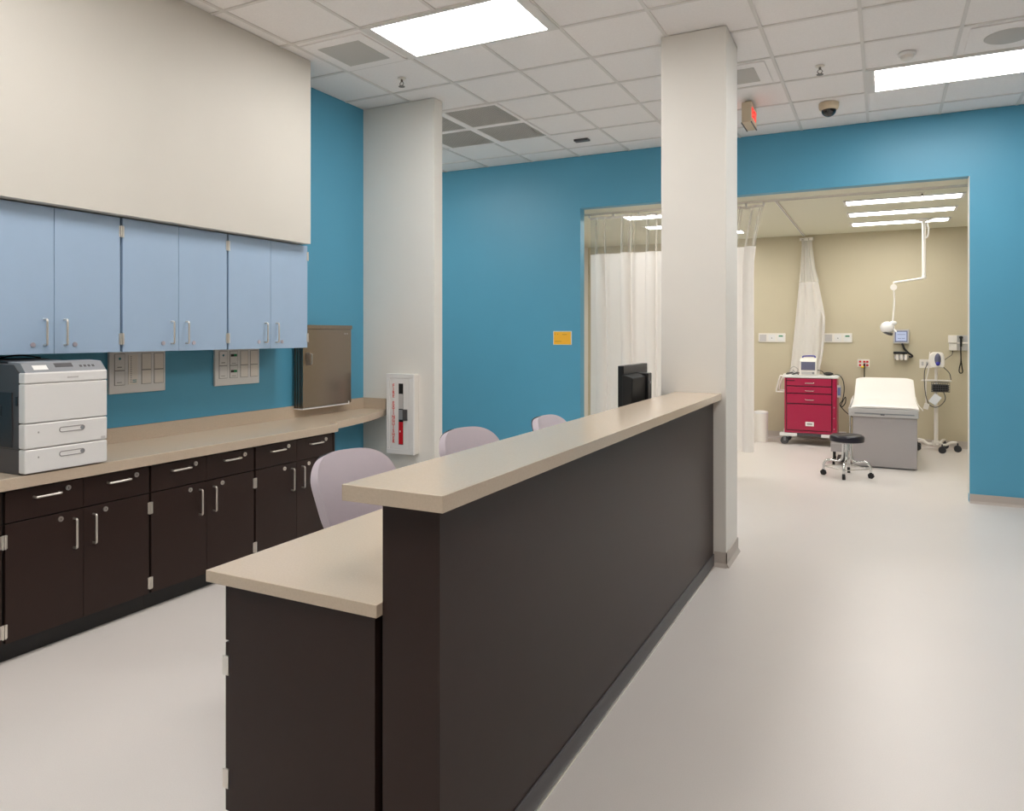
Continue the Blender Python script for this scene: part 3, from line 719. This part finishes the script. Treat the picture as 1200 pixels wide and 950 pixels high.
# ------------------------------------------------------------------ exam table
t = thing('exam_table', 'grey exam table with cream padded top and raised back in the far room', 'exam table', (.0, 10.3, 0))
a, b_ = -.325, .347
MB().box((a, 9.60, .015), (b_, 10.95, .60), .006).build('base_cabinet', 'table_grey', t)
MB().box((a + .02, 9.64, 0), (b_ - .02, 10.9, .015)).build('plinth', 'greyp', t)
o = MB().box((a - .045, 9.575, .60), (b_ + .012, 11.0, .70), .01, 3).build('upper_frame', 'lightgrey', t)
MB().box((a + .02, 9.571, .632), (b_ - .03, 9.577, .645)).build('front_slot', 'greyp', o)
MB().box((-.03, 9.566, .625), (.012, 9.577, .634), .001).build('latch', 'black', o)
MB().box((a - .02, 9.57, .648), (b_ - .002, 9.578, .69), .002).build('front_drawer', 'lightgrey', o)
cx = (a + b_) / 2; hw = .375
# seat pad + raised back as one padded sheet
def rr(x, hwid, z0, z1): pass
S = MB()
path = [(9.575, .705), (9.572, .722), (9.60, .738), (10.10, .75), (10.28, .765), (10.50, .83), (10.75, .92), (10.93, .985), (10.985, .99), (11.0, .975)]
def pad(u, v):
    q = v * (len(path) - 1); i = min(int(q), len(path) - 2); k_ = q - i
    y = path[i][0] + (path[i + 1][0] - path[i][0]) * k_; z_ = path[i][1] + (path[i + 1][1] - path[i][1]) * k_
    s_ = u * 2 - 1
    w_ = hw - .02 - .02 * v
    e = abs(s_) ** 8
    if v > .74: w_ -= .075 * ((v - .74) / .26) ** 3
    return Vector((cx + s_ * w_, y, z_ - .018 * e))
S.sheet(pad, 30, 36, .035); S.build('padded_top', 'sheet', t)
# paper cover edge that flares at the right front
f = MB(); f.sheet(lambda u, v: Vector((cx + hw - .02 + .045 * u * (1 - abs(v - .15)), 9.60 + v * .9, .742 - .05 * u + max(0, v - .7) * .12)), 6, 20, .004); f.build('cover_edge_right', 'sheet', t)
f = MB(); f.sheet(lambda u, v: Vector((cx - hw + .02 - .03 * u, 9.60 + v * .9, .742 - .06 * u + max(0, v - .7) * .12)), 6, 20, .004); f.build('cover_edge_left', 'sheet', t)
MB().cyl((a - .03, 9.63, .02), (a - .03, 9.63, .60), .008).build('side_rod', 'chrome', t)
MB().box((a, 9.66, .60), (b_, 10.9, .68)).prism([(10.35, .69), (10.97, .69), (10.97, .93), (10.8, .88)], 'x', a + .05, b_ - .05).build('back_lift_frame', 'greyp', t)

# ------------------------------------------------------------------ rolling stool
sx, sy = -.36, 8.90
t = thing('rolling_stool', 'round black-seated chrome stool on casters in front of the exam table', 'stool', (sx, sy, 0))
MB().lathe([(0, .385), (.165, .385), (.175, .392), (.178, .43), (.172, .45), (.15, .462), (.08, .468), (0, .47)], (sx, sy, 0), 40).build('seat', 'seatblack', t)
MB().cyl((sx, sy, .29), (sx, sy, .386), .028).cyl((sx, sy, .14), (sx, sy, .30), .018).lathe([(0, .372), (.09, .372), (.09, .384), (0, .384)], (sx, sy, 0)).build('column', 'chrome', t)
ang = [math.radians(d) for d in (185, 265, 355, 88)]
feet = []
for a_ in ang:
    c, s_ = math.cos(a_), math.sin(a_)
    P_ = [(sx + r * c, sy + r * s_, zz) for r, zz in ((.038, .36), (.04, .27), (.05, .20), (.09, .165), (.16, .175), (.21, .165), (.235, .12), (.24, .065))]
    l = MB().tube(P_, .0135, 8, smooth=4).build('leg', 'chrome', t)
    fx, fy = sx + .24 * c, sy + .24 * s_; feet.append((sx + .236 * c, sy + .236 * s_, .10))
    MB().cyl((fx - s_ * .013, fy + c * .013, .03), (fx + s_ * .013, fy - c * .013, .03), .03, seg=16, w=.004).cyl((fx, fy, .03), (fx, fy, .068), .012, seg=10).build('caster', 'blackm', l)
for p, q in ((0, 1), (1, 2), (2, 3), (3, 0)): MB().cyl(feet[p], feet[q], .005, seg=8).build('brace', 'chrome', t)

# grey box on casters behind the stool
t = thing('step_stool', 'low grey metal step on small casters behind the round stool', 'step', (-.45, 9.75, 0))
MB().box((-.565, 9.60, .16), (-.39, 9.95, .33), .006).build('box_body', 'table_grey', t)
MB().box((-.57, 9.595, .255), (-.388, 9.955, .262), .002).build('lid_rim', 'lightgrey', t)
MB().box((-.50, 9.64, .035), (-.40, 9.9, .085), .004).build('base', 'charcoal', t)
for x_, y_ in ((-.535, 9.63), (-.42, 9.63), (-.535, 9.92), (-.42, 9.92)):
    MB().cyl((x_ - .012, y_, .03), (x_ + .012, y_, .03), .03, seg=16, w=.003).cyl((x_, y_, .05), (x_, y_, .162), .009, seg=8).build('caster', 'blackm', t)

# ------------------------------------------------------------------ red crash cart
a, b_, y0, y1 = -1.262, -.575, 11.10, 11.56
t = thing('crash_cart', 'crimson medical cart with four drawers standing against the khaki wall', 'medical cart', ((a + b_) / 2, (y0 + y1) / 2, 0))
body = MB().box((a, y0, .17), (b_, y1, .95), .008).build('body', 'cartred', t)
MB().box((a - .015, y0 - .015, .951), (b_ + .02, y1 + .01, .985), .008, 3).build('worktop', 'white', t)
fr = a + .035; to = b_ - .07
for z0, z1, kind in ((.842, .942, 0), (.738, .828, 0), (.594, .724, 0), (.215, .578, 1)):
    MB().box((fr - .011, y0 - .006, z0 - .009), (to + .011, y0 + .002, z1 + .006)).build('drawer_recess', 'cartdark', t, False)
    d = MB().box((fr, y0 - .014, z0), (to, y0 - .002, z1), .004).build('drawer', 'cartred', t)
    xc = (fr + to) / 2 + .01
    if not kind:
        MB().tube([(xc - .06, y0 - .013, z0 + (z1 - z0) * .42), (xc - .05, y0 - .032, z0 + (z1 - z0) * .42 - .004), (xc + .05, y0 - .032, z0 + (z1 - z0) * .42 - .004), (xc + .06, y0 - .013, z0 + (z1 - z0) * .42)], .006, 8).build('handle', 'chrome', d)
    else:
        MB().box((xc - .055, y0 - .018, .275), (xc + .055, y0 - .013, .335), .003).build('label_holder', 'label', d)
        MB().box((xc - .035, y0 - .0195, .297), (xc + .035, y0 - .0175, .315)).build('label_text_line', 'midline', d)
MB().box((to + .02, y0 - .010, .19), (b_ - .012, y0 + .001, .945), .003).build('lock_bar', 'cartred', t)
f = MB()
for zz in (.25, .40, .55): f.cyl((b_ - .035, y0 - .014, zz), (b_ - .035, y0 - .009, zz), .006, seg=10)
f.build('bar_rivets', 'chrome', t)
MB().box((a + .02, y0 - .016, .905), (a + .14, y0 - .0135, .918)).build('badge', 'cartdark', t)
MB().box((a - .06, y0 - .05, .125), (a + .17, y0 + .05, .168), .008, 3).build('bumper', 'white', t)
MB().box((b_ - .20, y0 - .05, .125), (b_ + .06, y0 + .05, .168), .008, 3).build('bumper', 'white', t)
MB().box((a - .06, y1 - .06, .125), (b_ + .10, y1, .168), .008, 3).build('bumper', 'white', t)
MB().box((a, y0, .13), (b_, y1, .17)).build('undercarriage', 'charcoal', t)
for x_ in (a + .0, b_ - .0):
    for y_ in (y0 + .03, y1 - .06):
        c_ = MB().cyl((x_, y_ - .018, .055), (x_, y_ + .018, .055), .054, seg=24, w=.006).build('caster', 'charcoal', t)
        MB().box((x_ - .012, y_ - .026, .05), (x_ + .018, y_ - .020, .13)).box((x_ - .012, y_ + .020, .05), (x_ + .018, y_ + .026, .13)).box((x_ - .02, y_ - .026, .114), (x_ + .03, y_ + .026, .13)).build('fork', 'greyp', c_)
MB().tube([(a, y0 + .06, .93), (a - .05, y0 + .06, .975), (a - .075, y0 + .06, .93), (a - .115, y0 + .06, .76), (a - .10, y0 + .06, .745), (a - .02, y0 + .06, .745), (a, y0 + .06, .76)], .011, 8, smooth=4).tube([(a, y1 - .06, .93), (a - .05, y1 - .06, .975), (a - .115, y1 - .06, .76), (a - .02, y1 - .06, .745), (a, y1 - .06, .76)], .011, 8, smooth=4).build('push_handle', 'offwhite', t)
o = MB().box((b_ + .001, y0 + .01, .69), (b_ + .05, y0 + .09, .86), .006).build('side_box', 'lightgrey', t)
MB().box((b_ + .008, y0 + .008, .72), (b_ + .044, y0 + .0125, .83)).build('side_box_panel', 'screen_ui', o)
# defibrillator
xa, xb, ya, yb, zz = -1.07, -.84, 11.16, 11.42, .986
t = thing('defibrillator', 'white defibrillator with a grey screen standing on the red cart', 'defibrillator', ((xa + xb) / 2, (ya + yb) / 2, zz))
MB().prism([(ya, zz), (ya + .02, zz + .20), (ya + .06, zz + .245), (yb - .04, zz + .245), (yb, zz + .2), (yb, zz)], 'x', xa, xb, .01).build('housing', 'offwhite', t)
MB().prism([(ya + .0005, zz + .075), (ya - .004, zz + .078), (ya + .011, zz + .19), (ya + .018, zz + .19)], 'x', xa + .025, xb - .02).build('screen', 'screen_grey', t)
MB().box((xa + .03, ya - .006, zz + .015), (xb - .03, ya + .002, zz + .05), .003).build('button_row', 'lightgrey', t)
MB().cyl((xb - .045, ya - .012, zz + .035), (xb - .045, ya, zz + .035), .016, seg=16).build('dial', 'greyp', t)
MB().tube([(xa + .04, ya + .10, zz + .244), (xa + .05, ya + .10, zz + .268), (xb - .04, ya + .10, zz + .272), (xb - .03, ya + .10, zz + .244)], .009, 8, smooth=4).build('carry_handle', 'blue_trim', t)
# paddles / cable heap left of it and cable pack right of it
rnd = random.Random(4)
f = MB(); P_ = [(-1.24 + .025 * i + rnd.uniform(-.01, .01), 11.2 + rnd.uniform(-.04, .05), .993 + rnd.uniform(0, .02)) for i in range(7)]
f.tube(P_, .008, 6, smooth=4); f.tube([(p[0] + .01, p[1] + .03, p[2] + .012) for p in P_[::-1]], .007, 6, smooth=4)
tag(recenter(f.build('lead_cable', 'charcoal', None)), 'dark heap of leads on the red cart left of the defibrillator', 'cable')
f = MB(); f.tube([(-1.21, 11.3, .995), (-1.20, 11.3, 1.07), (-1.15, 11.3, 1.10), (-1.10, 11.3, 1.06), (-1.125, 11.3, 1.02), (-1.17, 11.3, 1.05), (-1.14, 11.31, 1.0)], .006, 6, smooth=5)
tag(recenter(f.build('patient_lead', 'lightgrey', None)), 'thin grey looped lead standing behind the heap on the red cart', 'cable')
t = thing('cable_pack', 'black cable bundle on the cart top right of the defibrillator', 'cable', (-.70, 11.2, .986))
MB().sphere((-.69, 11.2, 1.012), .06, (1.1, .8, .42)).build('coil', 'blackm', t)
MB().tube([(-.83, 11.2, 1.06), (-.78, 11.2, 1.05), (-.74, 11.2, 1.02), (-.70, 11.2, 1.02)], .006, 6, smooth=5).build('lead', 'blackm', t)
t2 = MB().tube([(-.63, 11.17, 1.0), (-.55, 11.14, 1.0), (-.50, 11.13, .93), (-.485, 11.13, .80), (-.505, 11.13, .66), (-.54, 11.13, .60), (-.515, 11.13, .56), (-.47, 11.13, .62), (-.47, 11.13, .70), (-.51, 11.13, .62), (-.52, 11.13, .56), (-.45, 11.14, .48), (-.38, 11.2, .42)], .006, 6, smooth=6).build('hanging_cord', 'blackm', t)

# ------------------------------------------------------------------ waste bin
t = thing('waste_bin', 'tall white cylindrical waste bin behind the bunched curtain', 'waste bin', (-1.60, 11.23, 0))
MB().lathe([(0, 0), (.092, 0), (.095, .01), (.10, .40), (.098, .41), (0, .41)], (-1.60, 11.23, 0)).build('drum', 'offwhite', t)
MB().lathe([(0, .412), (.102, .412), (.103, .425), (.095, .44), (.05, .45), (0, .452)], (-1.60, 11.23, 0)).build('lid', 'white', t)

# ------------------------------------------------------------------ vital signs stand
vx, vy = .634, 11.41
t = thing('vital_signs_stand', 'white rolling vital signs monitor stand with wire basket beside the exam table', 'medical stand', (vx, vy, 0))
MB().cyl((vx, vy, .10), (vx, vy, 1.12), .018).cyl((vx, vy, .10), (vx, vy, .62), .025).build('pole', 'offwhite', t)
MB().lathe([(0, .13), (.05, .13), (.055, .09), (.035, .06), (0, .06)], (vx, vy, 0)).build('hub', 'offwhite', t)
for d in (-8, 62, 150, 205, 283):
    a_ = math.radians(d); c, s_ = math.cos(a_), math.sin(a_); R_ = .25
    l = MB().tube([(vx + r * c, vy + r * s_, zz) for r, zz in ((.03, .09), (.11, .085), (.17, .12), (.24, .125))], .016, 8, smooth=4).build('leg', 'offwhite', t)
    fx, fy = vx + R_ * c, vy + R_ * s_
    MB().cyl((fx, fy - .014, .045), (fx, fy + .014, .045), .045, seg=20, w=.005).cyl((fx, fy, .05), (fx, fy, .12), .01, seg=8).build('caster', 'charcoal2', l)
h = MB().prism([(vx - .07, 1.12), (vx + .085, 1.12), (vx + .10, 1.17), (vx + .095, 1.28), (vx + .07, 1.325), (vx - .04, 1.33), (vx - .075, 1.30), (vx - .09, 1.20)], 'y', vy - .085, vy + .02, .018).build('monitor_head', 'offwhite', t)
MB().sphere((vx + .015, vy - .078, 1.232), .07, (.55, .42, 1.2), 24, 16).build('display_face', 'screen_grey', h)
MB().sphere((vx + .017, vy - .086, 1.182), .045, (.62, .5, .8), 20, 14).build('blue_keypad', 'blue_trim', h)
MB().tube([(vx - .17, vy - .02, .943), (vx + .17, vy - .02, .943)], .011, 8).tube([(vx - .17, vy - .02, .943), (vx - .12, vy + .08, .943), (vx + .12, vy + .08, .943), (vx + .17, vy - .02, .943)], .009, 8, smooth=4).build('handle_ring', 'offwhite', t)
f = MB(); xa, xb, ya, yb = vx - .06, vx + .15, vy - .12, vy - .022
for k_ in range(5):
    zz = .80 + k_ * .03; f.tube([(xa, ya, zz), (xb, ya, zz), (xb, yb, zz), (xa, yb, zz)], .003, 6, closed=True)
for k_ in range(9):
    x_ = xa + (xb - xa) * k_ / 8; f.cyl((x_, ya, .80), (x_, ya, .925), .003, seg=6)
for k_ in range(4):
    y_ = ya + (yb - ya) * k_ / 3; f.cyl((xa, y_, .80), (xb, y_, .80), .003, seg=6)
f.build('basket', 'charcoal', t)
MB().box((xa + .01, ya + .012, .806), (xb - .01, yb - .01, .90), .012).build('basket_contents', 'blackm', t)
MB().tube([(vx - .10, vy - .06, 1.18), (vx - .14, vy - .06, 1.05), (vx - .13, vy - .08, .78), (vx - .08, vy - .1, .62), (vx + .02, vy - .1, .60), (vx + .10, vy - .1, .70), (vx + .08, vy - .1, .80)], .006, 6, smooth=6).build('pressure_hose', 'charcoal', t)
MB().tube([(vx + .08, vy - .05, 1.13), (vx + .15, vy - .05, 1.05), (vx + .17, vy - .05, .96)], .006, 6, smooth=6).build('probe_cord', 'charcoal', t)
MB().tube([(vx - .075, vy - .02, 1.33), (vx - .09, vy - .03, 1.1), (vx - .12, vy - .03, .92), (vx - .12, vy - .06, .62)], .008, 6, smooth=5).build('white_cable', 'offwhite', t)
f = MB().box((-.05, -.002, -.065), (.05, .002, .065), .001)
f.bm.transform(Matrix.Translation((vx - .02, vy - .14, .70)) @ Matrix.Rotation(math.radians(35), 4, 'Y')); f.build('paper_tag', 'paper', t)
f = MB().box((-.03, -.008, -.04), (.03, .008, .04), .004)
f.bm.transform(Matrix.Translation((vx - .12, vy - .10, .60)) @ Matrix.Rotation(math.radians(15), 4, 'Y')); f.build('cuff_connector', 'offwhite', t)

# ------------------------------------------------------------------ things on the khaki wall
def green_panel(x0, x1, label):
    t = thing('gas_outlet_panel', label, 'wall panel', ((x0 + x1) / 2, YF, 1.447), 'white headwall panels')
    MB().box((x0, YF - .02, 1.447), (x1, YF - .0005, 1.582), .004).build('faceplate', 'offwhite', t)
    w = (x1 - x0) / 3
    for k_ in range(3):
        a_ = x0 + w * k_ + .015; o = MB().box((a_, YF - .024, 1.465), (a_ + w - .03, YF - .0195, 1.564), .002).build('module', 'lightgrey' if k_ == 0 else 'white', t)
        if k_ == 2: MB().box((a_ + .02, YF - .027, 1.53), (a_ + w - .05, YF - .0235, 1.55), .001).build('green_display', 'green', o)
        if k_ == 1: MB().cyl((a_ + w / 2 - .015, YF - .03, 1.51), (a_ + w / 2 - .015, YF - .0235, 1.51), .008, seg=12).build('knob', 'greyp', o)
green_panel(-1.71, -1.32, 'white wall panel with green display left of the gathered curtain')
green_panel(-.785, -.405, 'white wall panel with green display right of the gathered curtain')
t = thing('power_outlet', 'white wall plate with red emergency sockets and a yellow plug above the exam table', 'power outlet', (-.255, YF, 1.095))
MB().box((-.335, YF - .008, 1.095), (-.178, YF - .0005, 1.207), .002).build('plate', 'offwhite', t)
for x_ in (-.30, -.245, -.205):
    for z_ in (1.122, 1.172): MB().box((x_ - .017, YF - .013, z_ - .014), (x_ + .013, YF - .0075, z_ + .014), .002).build('socket', 'red', t)
MB().box((-.288, YF - .05, 1.085), (-.25, YF - .012, 1.11), .006).build('plug', 'yellow', t)
MB().box((-.255, YF - .04, 1.108), (-.235, YF - .012, 1.15), .004).tube([(-.245, YF - .03, 1.11), (-.245, YF - .03, .95), (-.26, YF - .04, .85), (-.28, YF - .04, .60)], .007, 6, smooth=5).build('power_cord', 'blackm', t)
t = thing('data_outlet', 'white data outlet plate behind the vital signs monitor', 'outlet', (.52, YF, 1.095))
MB().box((.45, YF - .008, 1.097), (.60, YF - .0005, 1.218), .002).build('plate', 'offwhite', t)
for x_ in (.488, .545): MB().box((x_ - .014, YF - .011, 1.13), (x_ + .014, YF - .0075, 1.185), .002).build('socket', 'lightgrey', t)
t = thing('wall_monitor', 'small square wall monitor with a lit pale screen above the exam table', 'monitor', (.223, YF, 1.44))
MB().box((.125, YF - .06, 1.438), (.322, YF - .02, 1.637), .006).build('bezel', 'lightgrey', t)
MB().box((.15, YF - .02, 1.48), (.29, YF - .0005, 1.60)).build('wall_bracket', 'greyp', t)
s = MB().box((.145, YF - .0625, 1.46), (.302, YF - .0595, 1.617)).build('screen_border', 'screen_ui', t)
MB().box((.158, YF - .0645, 1.474), (.290, YF - .062, 1.603)).build('screen', 'screen_on', s)
f = MB()
for z_, x0_, x1_ in ((1.565, .175, .275), (1.51, .18, .22), (1.51, .23, .27)): f.box((x0_, YF - .0655, z_ - .003), (x1_, YF - .064, z_ + .003))
f.build('screen_lines', 'screen_ui', s)
t = thing('wall_sensor_mount', 'grey instrument bracket with a black swing arm below the small wall monitor', 'wall bracket', (.22, YF, 1.2))
MB().box((.14, YF - .09, 1.215), (.315, YF - .0005, 1.275), .01).build('body', 'lightgrey', t)
for x_ in (.175, .228, .28): MB().cyl((x_, YF - .095, 1.205), (x_, YF - .095, 1.285), .016, seg=14).build('port', 'offwhite', t)
MB().box((.125, YF - .11, 1.29), (.30, YF - .02, 1.325), .006).build('cradle', 'black', t)
MB().tube([(.235, YF - .05, 1.437), (.26, YF - .06, 1.37), (.31, YF - .06, 1.31), (.355, YF - .06, 1.275), (.355, YF - .06, 1.25), (.30, YF - .04, 1.26)], .014, 8, smooth=3).build('swing_arm', 'black', t)
t = thing('diagnostic_wall_unit', 'white wall diagnostic unit with two black corded handsets at the right', 'diagnostic unit', (.98, YF, 1.34))
MB().box((.895, YF - .03, 1.345), (1.25, YF - .0005, 1.555), .004).build('backboard', 'lightgrey', t)
MB().box((.90, YF - .05, 1.44), (1.25, YF - .025, 1.46), .003).build('rail', 'offwhite', t)
MB().box((.795, YF - .07, 1.45), (.90, YF - .0005, 1.555), .008).box((.805, YF - .055, 1.345), (.90, YF - .0005, 1.445), .008).build('dispenser', 'offwhite', t)
for x_ in (.945, 1.06):
    hh = MB().cyl((x_, YF - .055, 1.40), (x_, YF - .055, 1.51), .013, seg=12).sphere((x_, YF - .06, 1.525), .024, (1, 1, .9)).build('handset', 'black', t)
    f = MB(); n = 40
    f.tube([(x_ - .002, YF - .05, 1.40), (x_, YF - .045, 1.20), (x_ - .015, YF - .045, 1.12), (x_ - .02, YF - .045, 1.06), (x_, YF - .045, 1.035), (x_ + .02, YF - .045, 1.06), (x_ + .012, YF - .045, 1.12), (x_ + .002, YF - .045, 1.22), (x_, YF - .03, 1.345)], .008, 6, smooth=6)
    f.build('coiled_cord', 'blackm', hh)
MB().tube([(.85, YF - .03, 1.345), (.84, YF - .04, 1.29), (.78, YF - .05, 1.24), (.74, YF - .06, 1.20)], .005, 6, smooth=5).build('probe_lead', 'charcoal', t)

# ------------------------------------------------------------------ ceiling exam lamp
mx, my = .462, 10.75
t = thing('exam_lamp', 'white ceiling-mounted exam lamp on a jointed arm above the exam table', 'lamp', (mx, my, EZ))
MB().lathe([(0, -.001), (.10, -.001), (.10, -.012), (.05, -.03), (0, -.03)], (mx, my, EZ)).build('ceiling_mount', 'white', t)
MB().cyl((mx, my, 2.32), (mx, my, EZ - .02), .022).build('drop_tube', 'offwhite', t)
ax = .118
MB().tube([(mx, my, 2.32), (mx - .02, my, 2.285), (ax, my, 2.24), (ax, my, 2.17)], .013, 8).build('upper_arm', 'offwhite', t)
MB().cyl((ax, my - .03, 2.18), (ax, my + .03, 2.18), .04, seg=16).sphere((mx, my, 2.30), .028).build('joint', 'offwhite', t)
MB().tube([(ax, my, 2.17), (ax + .008, my, 2.0), (ax - .005, my - .02, 1.80), (ax - .01, my - .03, 1.72)], .011, 8, smooth=5).build('spring_arm', 'offwhite', t)
hd = MB().sphere((.045, my - .05, 1.655), .085, (1, 1, .95), 24, 16).sphere((ax - .005, my - .03, 1.715), .035, (1.3, 1, .8))
hd.build('lamp_head', 'white', t)
MB().cyl((.055, my - .055, 1.600), (.045, my - .05, 1.575), .062, seg=24).build('lamp_lens', 'charcoal', t)
MB().tube([(ax - .02, my - .07, 1.66), (ax + .03, my - .10, 1.60)], .011, 8).build('aiming_handle', 'white', t)
MB().tube([(mx + .03, my, 2.99), (mx + .05, my, 2.9), (mx + .04, my, 2.82), (mx + .01, my, 2.80)], .01, 8, smooth=5).build('cable_loop', 'white', t)

# ------------------------------------------------------------------ world, camera
w = bpy.data.worlds.new('world'); bpy.context.scene.world = w; w.use_nodes = True
w.node_tree.nodes['Background'].inputs[0].default_value = (.8, .85, .9, 1); w.node_tree.nodes['Background'].inputs[1].default_value = .02
cd = bpy.data.cameras.new('camera'); cam = bpy.data.objects.new('camera', cd); C.objects.link(cam)
cam.location = (0, 0, 1.575); cam.rotation_euler = (PI / 2, 0, .469)
cd.sensor_fit = 'HORIZONTAL'; cd.sensor_width = 36; cd.lens = 859 * 36 / 1200
cd.shift_y = -(475 - 391) / 1200.0
cd.clip_start = .02; cd.clip_end = 100
sc = bpy.context.scene; sc.camera = cam
vs = sc.view_settings; sc.display_settings.display_device = 'sRGB'
vs.view_transform = 'Standard'; vs.look = 'None'; vs.gamma = 1; vs.use_curve_mapping = False; vs.exposure = 0.42
sc.cycles.use_denoising = True; sc.cycles.max_bounces = 8; sc.cycles.diffuse_bounces = 5; sc.cycles.transparent_max_bounces = 12
sc.cycles.sample_clamp_indirect = 8
